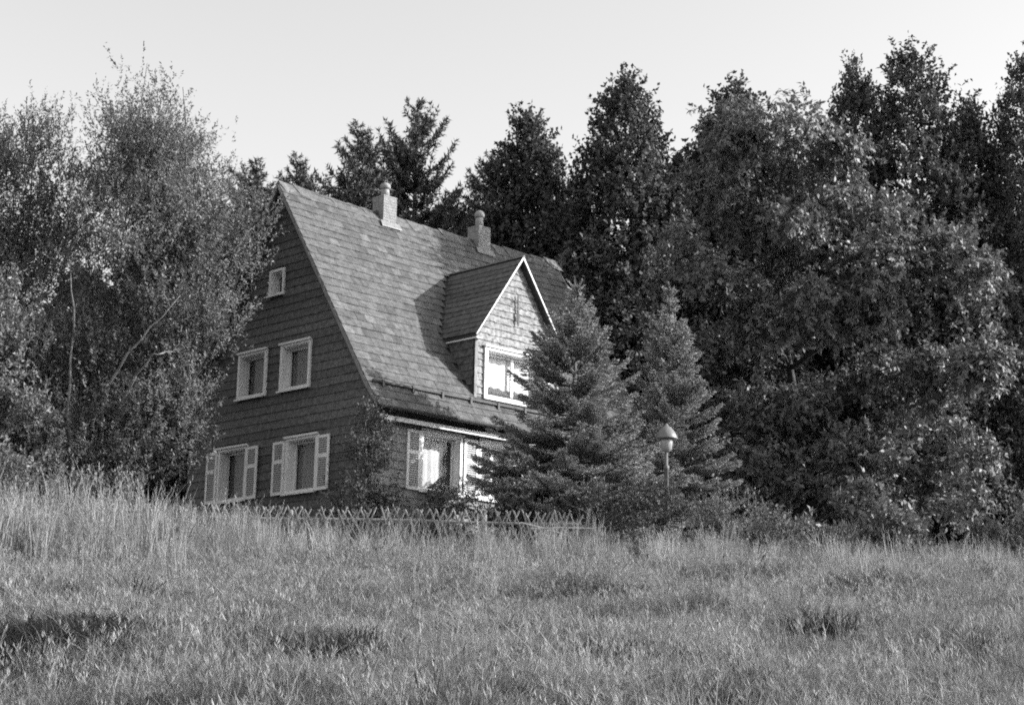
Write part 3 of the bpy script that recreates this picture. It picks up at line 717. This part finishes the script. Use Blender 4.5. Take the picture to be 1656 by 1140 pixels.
# the slender trees on the left
def left_tree(R, D, blobs, stems, seed, lab, n, per=26, **kw):
    z0 = P(R, D)[2]
    t = broadleaf('slender_tree', P(R, D), [local(b[0], b[1], b[2], R, D, z0)+b[3:] for b in blobs], n, 5, .62, per, (.085, .032), M['willow'], M['pale_bark'], .15, seed, rise=1.2, limbs=70, shell=.30, sub=(.25, .5), per_sub=6, stems=[[local(*p, R, D, z0) for p in s] for s in stems], **kw)
    t.rotation_euler = (0, 0, RZ); return tag(t, lab, 'tree', 'slender trees at the left')
left_tree(-9.3, 38.8, [(-8.9, 39, 9.3, 1.15, 1.3, 1.6), (-9.6, 39, 8.3, 1.1, 1.2, 1.4), (-8.3, 39, 8.7, 1.0, 1.2, 2.1), (-7.9, 39, 7.2, 1.5, 1.6, 1.6), (-7.6, 38.8, 5.6, 1.35, 1.5, 1.7), (-8.8, 38.6, 5.6, 1.6, 1.7, 2.2), (-9.3, 38.5, 3.2, 1.5, 1.5, 1.6), (-7.9, 38.6, 3.1, .9, 1.2, 1.5), (-6.6, 38.8, 6.6, .9, .9, 1.2), (-7.3, 38.7, 4.6, .85, .9, 1.0), (-7.7, 38.7, 3.9, .85, 1.0, 1.4), (-7.2, 38.8, 7.6, .8, .9, 1.0), (-8.2, 38.2, 1.6, 1.2, .9, 1.3), (-9.6, 38.0, 1.4, 1.2, .9, 1.3), (-7.7, 38.4, 2.0, .8, .8, 1.2)],
          [[(-9.3, 38.8, -.3), (-9.4, 38.8, 3), (-9.35, 39, 6.0), (-9.0, 39, 11.2)], [(-9.25, 38.8, -.3), (-9.2, 37.8, 2.9), (-8.3, 37.4, 4.1), (-7.5, 37.3, 5.0)], [(-9.35, 38.7, 1.0), (-8.8, 37.8, 2.6), (-8.2, 37.3, 3.5), (-7.9, 37.2, 3.6)], [(-9.6, 38.6, -.3), (-9.9, 37.6, 2.0), (-9.9, 37.5, 4.4), (-10.2, 37.6, 6.0)], [(-9.3, 38.9, -.2), (-8.4, 38.8, 3.0), (-7.6, 38.9, 6.2), (-8.1, 39, 10.6)]],
          51, 'tallest slender tree at the left, its leaves overlapping the gable', 1750)
left_tree(-11.6, 39.6, [(-11.8, 39.8, 8.5, 1.0, 1.2, 1.7), (-12.8, 40, 7.8, 1.1, 1.2, 2.2), (-11.3, 39.6, 6.2, 1.5, 1.5, 1.9), (-12.8, 39.6, 5.0, 1.5, 1.5, 2.0), (-11.0, 39.2, 3.6, 1.5, 1.5, 1.7), (-12.4, 39.2, 2.4, 1.5, 1.5, 1.7), (-10.6, 39.6, 7.6, .8, .9, 1.2)],
          [[(-11.6, 39.6, -.3), (-11.7, 39.6, 4), (-11.8, 39.8, 9.8)], [(-11.5, 39.5, -.3), (-10.9, 39.3, 3), (-10.7, 39.5, 7.6)], [(-11.7, 39.6, -.3), (-12.6, 39.8, 4), (-12.8, 40, 9.2)]],
          52, 'shorter slender tree at the left edge, behind the pale bush', 1300)
def bush(name, R, D, blobs, n, seed, lab, leafm='shrub', leaf=(.07, .035), per=34, tl=.3, tw=4, cat='bush', **kw):
    z0 = P(R, D)[2]
    t = broadleaf(name, P(R, D), [(b[0]-R, b[1]-D, b[2])+b[3:] for b in blobs], n, tw, tl, per, leaf, M[leafm], M['bark'], .045, seed, limbs=kw.pop('limbs', 16), zmin=.0, **{**dict(rise=.7, shell=.4), **kw})
    t.rotation_euler = (0, 0, RZ); return tag(t, lab, cat)
bush('pale_bush', -10.6, 34.4, [(-10.7, 34.3, 3.6, .75, .8, 1.5), (-10.1, 34.2, 2.2, .75, .8, 1.3), (-10.9, 34.4, 5.0, .6, .7, .9), (-9.9, 34.2, 1.1, .8, .8, .9), (-11.2, 34.4, 1.6, .9, .9, 1.4)], 240, 61, 'pale sunlit bush at the left edge of the picture', 'pale_leaf', (.10, .042), 30, .4, trunk_top=4.2)
bush('low_bush', -9.0, 36.2, [(-9.3, 36.2, 1.0, .8, .7, .9), (-8.4, 36.3, .7, .7, .6, .7), (-10.3, 36.2, 1.1, .8, .7, 1.0)], 130, 62, 'low leafy bush at the foot of the slender trees', 'willow', (.09, .04), 30, .35)
bush('corner_bush', -3.2, 37.0, [(-3.2, 37.0, 1.3, .55, .45, 1.1), (-2.95, 37.2, 2.2, .30, .3, .75), (-3.5, 36.9, .7, .65, .5, .6), (-2.7, 37.0, .8, .45, .4, .6), (-3.05, 37.1, 2.6, .28, .3, .5)], 290, 63, 'dark tangled bush climbing the near corner of the house', 'shrub', (.065, .03), 34, .32, limbs=40)
bush('garden_bush', -.9, 36.3, [(-1.3, 36.3, .65, .75, .5, .55), (-.2, 36.2, .85, .8, .5, .6), (.6, 36.2, .75, .7, .5, .55)], 240, 64, 'low garden bush below the front windows', 'shrub', (.06, .03), 36, .26)
bush('garden_bush', 1.9, 35.5, [(1.2, 35.5, .7, .7, .5, .6), (2.1, 35.6, .85, .7, .5, .6), (2.9, 35.3, .9, .6, .5, .65), (3.4, 35.2, .8, .4, .4, .6)], 280, 65, 'dark low bush left of the lamp post', 'shrub', (.06, .03), 36, .26)
bush('garden_bush', 4.6, 35.2, [(4.0, 35.1, .8, .6, .5, .65), (4.7, 35.1, .85, .7, .5, .65), (5.4, 35.4, .7, .6, .5, .6)], 260, 66, 'soft rounded bush right of the lamp post', 'willow', (.055, .025), 36, .26)
bush('garden_bush', 6.6, 35.8, [(6.3, 35.8, .5, .7, .5, .5), (7.1, 36.0, .4, .6, .5, .45)], 130, 69, 'small bush at the foot of the walnut shade, next to the soft rounded bush', 'shrub', (.06, .028), 34, .26)
bush('garden_bush', 11.6, 38.0, [(11.9, 38, .8, .8, .7, .9), (11.0, 38.2, .4, .7, .6, .6)], 110, 67, 'leafy bush at the right edge below the walnut tree', 'willow', (.10, .045), 28, .35)
bush('garden_bush', 8.7, 38.4, [(8.6, 38.4, .35, .8, .6, .5), (7.4, 38.6, .25, .8, .6, .4)], 90, 68, 'low broadleaf bush in the shade of the walnut tree', 'walnut', (.16, .07), 22, .35)

# ------------------------------------------------------------------ garden lamp
lp = P(3.34, 36.0); lamp = tag(empty('garden_lamp', lp), 'garden lamp with conical shade on a post between the spruces', 'lamp')
zt = 2.0-lp[2]
MB().lathe([(.05, -.2), (.05, zt-.95), (.062, zt-.94), (.062, zt-.86), (.035, zt-.84), (.035, zt-.5)], 12).build('post', M['lamp_post'], lamp, True)
MB().lathe([(.05, zt-.56), (.12, zt-.5), (.14, zt-.32), (.13, zt-.29)], 16).build('globe', M['lamp_glass'], lamp, True)
MB().lathe([(.245, zt-.28), (.25, zt-.265), (.20, zt-.15), (.11, zt-.03), (.05, zt+.0), (.03, zt+.05), (.01, zt+.06)], 24).build('shade', M['lamp_metal'], lamp, True)

# ------------------------------------------------------------------ lattice fence
FR0, FR1, FD = -8.6, 1.5, 35.0
fz = float(hgt(*G(-3, FD))); ftop = -.03
fence = tag(empty('lattice_fence', (*G(FR0, FD), fz), RZ), 'weathered diamond lattice fence half hidden in the tall grass', 'fence')
Hf = ftop-fz
for zz in (.22, Hf-.22):
    q = MB().tube([(u, .02, zz+.012*math.sin(u*1.3)) for u in np.linspace(0, FR1-FR0, 14)], .03, 6).build('rail', M['wood'], fence)
for u in np.arange(.1, FR1-FR0, 2.0):
    MB().tube([(u, .09, -.5), (u, .09, Hf-.06), (u, .09, Hf-.03)], [.05, .05, .03], 8).build('post', M['wood'], fence)
ang = math.radians(25); ln = Hf/math.cos(ang)+.03; slat_me = None
for layer, sg in ((0, 1), (1, -1)):
    u = -.1
    while u < FR1-FR0-.3:
        if rng.random() > .03:
            if slat_me is None:
                mbs = MB(); w = .017
                mbs.add([(-w, 0, 0), (w, 0, 0), (w, 0, ln-.03), (0, 0, ln), (-w, 0, ln-.03), (-w*.6, -.018, 0), (w*.6, -.018, 0), (w*.6, -.018, ln-.03), (0, -.010, ln-.006), (-w*.6, -.018, ln-.03)],
                        [(0,1,2,3,4),(9,8,7,6,5),(0,5,6,1),(1,6,7,2),(2,7,8,3),(3,8,9,4),(4,9,5,0)])
                o = mbs.build('slat', M['wood'], fence); slat_me = o.data
            else:
                o = bpy.data.objects.new('slat', slat_me); COL.objects.link(o); o.parent = fence
            o.location = (u+(0 if sg > 0 else .5)+rng.uniform(-.015, .015), -.012-.022*layer, rng.uniform(-.03, .02)); o.rotation_euler = (rng.uniform(-.02, .02), sg*ang+rng.normal()*.05, 0)
        u += .155
# fallen rails at the right end of the fence
for (R, D, a, L, lab) in ((1.1, 34.4, .02, 1.3, 'long pale rail lying beyond the right end of the fence'), (.75, 34.6, -.25, 1.0, 'short pale rail leaning down off the right end of the fence')):
    x, y = G(R, D); z0 = -.42
    o = MB().tube([(-L/2, 0, -L/2*math.tan(a)), (0, 0, .02), (L/2, 0, L/2*math.tan(a))], .022, 6).build('fallen_rail', M['wood']); o.location = (x, y, z0); o.rotation_euler = (0, 0, RZ); tag(o, lab, 'rail')

# ------------------------------------------------------------------ meadow: tufts spread over the slope
def blade_mesh(name, n, h, rad, wid, lean, matl, seed, seed_head=0.0, broad=False):
    r = np.random.default_rng(seed); V = []; F = []
    for i in range(n):
        a = r.uniform(0, 6.283); q = rad*math.sqrt(r.random()); bx, by = q*math.cos(a), q*math.sin(a)
        H = h*r.uniform(.45, 1.15); ld = r.uniform(0, 6.283); le = abs(r.normal())*lean*H; w = wid*r.uniform(.7, 1.3)
        fa = r.uniform(0, 3.1416); wx, wy = math.cos(fa)*w/2, math.sin(fa)*w/2
        b = len(V); head = r.random() < seed_head
        prof = [(0, 1.0, 0), (.40, .9, .12), (.75, .7, .5)] if not broad else [(0, .35, 0), (.35, 1.0, .15), (.75, .8, .6)]
        for (t, ww, l_) in prof:
            cx, cy, cz = bx+math.cos(ld)*le*l_, by+math.sin(ld)*le*l_, H*(t-.12*l_*min(lean, 1.5))
            V += [(cx-wx*ww, cy-wy*ww, cz), (cx+wx*ww, cy+wy*ww, cz)]
        cx, cy, cz = bx+math.cos(ld)*le, by+math.sin(ld)*le, H*(1-.22*min(lean, 1.6))
        V.append((cx, cy, cz)); F += [(b, b+1, b+3, b+2), (b+2, b+3, b+5, b+4), (b+4, b+5, b+6)]
        if head:                                       # a feathery seed head
            for k in range(7):
                b = len(V); z0 = cz-.02-.022*k*H/.8; aa = r.uniform(0, 6.28); ll = .022+.010*r.random(); sx, sy = math.cos(aa), math.sin(aa)
                ox, oy = cx-math.cos(ld)*le*.03*k, cy-math.sin(ld)*le*.03*k
                V += [(ox, oy, z0), (ox+sx*ll*.6-sy*.006, oy+sy*ll*.6+sx*.006, z0+.02), (ox+sx*ll, oy+sy*ll, z0+.045), (ox+sx*ll*.6+sy*.006, oy+sy*ll*.6-sx*.006, z0+.02)]; F.append((b, b+1, b+2, b+3))
    return mesh_obj(name, V, F, matl)
def scatter(name, pts, scl, srcs, label, seed):
    """one object: a cloud of points, a tuft standing on each (geometry nodes)"""
    r = np.random.default_rng(seed); n = len(pts)
    me = bpy.data.meshes.new(name); me.vertices.add(n); me.vertices.foreach_set('co', np.asarray(pts, np.float32).ravel())
    a = me.attributes.new('rot', 'FLOAT_VECTOR', 'POINT'); a.data.foreach_set('vector', np.stack([r.normal(size=n)*.10, r.normal(size=n)*.10, r.uniform(0, 6.283, n)], -1).astype(np.float32).ravel())
    a = me.attributes.new('scl', 'FLOAT_VECTOR', 'POINT'); a.data.foreach_set('vector', np.asarray(scl, np.float32).ravel())
    a = me.attributes.new('idx', 'INT', 'POINT'); a.data.foreach_set('value', r.integers(0, len(srcs), n).astype(np.int32))
    o = bpy.data.objects.new(name, me); COL.objects.link(o)
    ng = bpy.data.node_groups.new(name, 'GeometryNodeTree'); ng.interface.new_socket('Geometry', in_out='INPUT', socket_type='NodeSocketGeometry'); ng.interface.new_socket('Geometry', in_out='OUTPUT', socket_type='NodeSocketGeometry')
    N_, L_ = ng.nodes, ng.links; gi, go = N_.new('NodeGroupInput'), N_.new('NodeGroupOutput'); jn = N_.new('GeometryNodeJoinGeometry')
    for s in srcs:
        oi = N_.new('GeometryNodeObjectInfo'); oi.inputs['Object'].default_value = s; oi.inputs['As Instance'].default_value = True; L_.new(oi.outputs['Geometry'], jn.inputs[0])
    ip = N_.new('GeometryNodeInstanceOnPoints'); ip.inputs['Pick Instance'].default_value = True
    L_.new(gi.outputs[0], ip.inputs['Points']); L_.new(jn.outputs[0], ip.inputs['Instance'])
    for nm, ty, sk in (('rot', 'FLOAT_VECTOR', 'Rotation'), ('scl', 'FLOAT_VECTOR', 'Scale'), ('idx', 'INT', 'Instance Index')):
        na = N_.new('GeometryNodeInputNamedAttribute'); na.data_type = ty; na.inputs['Name'].default_value = nm; L_.new(na.outputs['Attribute'], ip.inputs[sk])
    L_.new(ip.outputs[0], go.inputs[0])
    md = o.modifiers.new('scatter', 'NODES'); md.node_group = ng
    return tag(o, label, kind='stuff')
def place_sources(objs, spots_, parent):
    for o, (R, D) in zip(objs, spots_):
        o.location = P(R, D, -.02); o.parent = parent; tag(o, kind='stuff')
def field(n, r, D0, D1, dens=None):
    D = np.sqrt(r.uniform(D0**2, D1**2, n)); R = (r.random(n)*2-1)*(.315*D+2.6)
    return R, D
def to_pts(R, D, dz=-.02):
    x = CAM[0]+FW[0]*D+RT[0]*R; y = CAM[1]+FW[1]*D+RT[1]*R; return np.stack([x, y, hgt(x, y)+dz], -1)
def patch(R, D): return .5+.25*np.sin(R*1.3+.8*D)+.15*np.sin(2.1*R-1.7*D+1)+.10*np.sin(4.7*R+3.1*D)
r = np.random.default_rng(90)
WEEDS = ((-3.95, 15.0, .50, .5, 170), (-1.5, 14.4, .26, .3, 8), (-.2, 17.4, .35, .35, 7), (1.3, 14.6, .26, .3, 5), (-9.6, 29.5, .6, .6, 26), (-.75, 30.5, .12, .3, 8), (2.6, 31.5, .5, .4, 14), (-2.6, 17, .2, .3, 8), (3.4, 17.5, .3, .3, 9), (-5.2, 20, .4, .4, 14), (.9, 21.5, .4, .4, 14))
def weedy(R, D):
    m_ = 0*R
    for (a_, b_, c_, d_, n_) in WEEDS: m_ = np.maximum(m_, np.exp(-.5*((R-a_)/(c_*1.2))**2-.5*((D-b_)/(d_*1.2))**2))
    return m_
short = [blade_mesh('grass_tuft', 100, h, .22, .0048, le, M['grass'], 70+i, seed_head=.05) for i, (h, le) in enumerate(((.22, .9), (.18, 1.5), (.28, .8), (.17, 2.0), (.24, 1.2), (.30, .6)))]
R, D = field(24000, r, 8.5, 40)
house_ok = np.array([not (-.1 < x < LEN+.1 and -.1 < y < WID+.1) for x, y, _ in to_pts(R, D)])
house_ok &= r.random(len(R)) < np.clip(19/D, 0, 1); R, D = R[house_ok], D[house_ok]
sc = r.uniform(.5, 1.35, len(R))*(.50+.95*patch(R, D))*np.where(D > 29, np.clip(1-(D-29)*.07, .6, 1), 1)*(1-.48*weedy(R, D)); bare = patch(R, D)*r.random(len(R))
g = scatter('meadow_grass', to_pts(R, D), np.stack([sc*1.1*np.clip(D/19, 1, 1.5), sc*1.1*np.clip(D/19, 1, 1.5), sc], -1), short, 'dry meadow grass covering the slope', 1)
place_sources(short, ((-2, 14), (-1, 15), (1, 14.5), (2, 16), (3, 15), (0, 17)), g)
tall = [blade_mesh('tall_grass_tuft', 28, h, .18, .0105, le, M['tall'], 80+i, seed_head=.45) for i, (h, le) in enumerate(((.85, .22), (1.0, .18), (.75, .35), (.9, .28)))]
R, D = field(11000, r, 20, 34.7)
left = np.clip((-R-2.5)/4, 0, 1); band = np.exp(-((D-32.8)/2.6)**2)*(1-left)+left*np.exp(-((D-31)/3.6)**2); clump = np.exp(-((R-3.6)/.5)**2-((D-32.5)/1.5)**2)
prob = band*(.27+.50*left+.12*(R > 3))*(.15+1.3*patch(R, D))+.9*clump+.05*(patch(R, D) > .7)
k = r.random(len(R)) < prob; R, D = R[k], D[k]
sc = (.42+.9*r.random(len(R))**1.6)*(.74+.46*np.clip((-R-4)/3, 0, 1))*(.75+.5*patch(R*1.7, D*1.7))
g2 = scatter('tall_grass', to_pts(R, D), np.stack([sc, sc, sc], -1), tall, 'tall pale grass stalks in front of the fence', 2)
place_sources(tall, ((-7.5, 33), (-6.5, 32.5), (-8, 32), (-5, 33)), g2)
wisps = [blade_mesh('grass_wisp', 9, h, .16, .0042, le, M['tall'], 110+i, seed_head=.5) for i, (h, le) in enumerate(((.50, .5), (.42, 1.0), (.60, .35), (.45, .8)))]
R, D = field(10000, r, 9, 34); k = r.random(len(R)) < (.15+.95*patch(R, D))*(1-.9*weedy(R, D)); R, D = R[k], D[k]; sc = r.uniform(.5, 1.25, len(R))
g4 = scatter('grass_wisps', to_pts(R, D), np.stack([sc, sc, sc], -1), wisps, 'thin bent grass stalks standing above the meadow grass', 4)
place_sources(wisps, ((-1.5, 13), (.6, 13.5), (1.6, 14), (2.4, 13)), g4)
weeds = [blade_mesh('weed_tuft', 70, .34, .22, .012, .8, M['weed'], 95+i, broad=True) for i in range(2)]
WR_, WD_ = [], []
for (R0, D0, sr, sd, n) in WEEDS:
    WR_.append(r.normal(R0, sr, n)); WD_.append(r.normal(D0, sd, n))
WR_, WD_ = np.concatenate(WR_), np.concatenate(WD_); sc = r.uniform(.7, 1.3, len(WR_))
g3 = scatter('meadow_weeds', to_pts(WR_, WD_), np.stack([sc, sc, sc], -1), weeds, 'dark leafy weeds in patches among the grass', 3)
place_sources(weeds, ((-4.1, 13.7), (-3.8, 13.5)), g3)
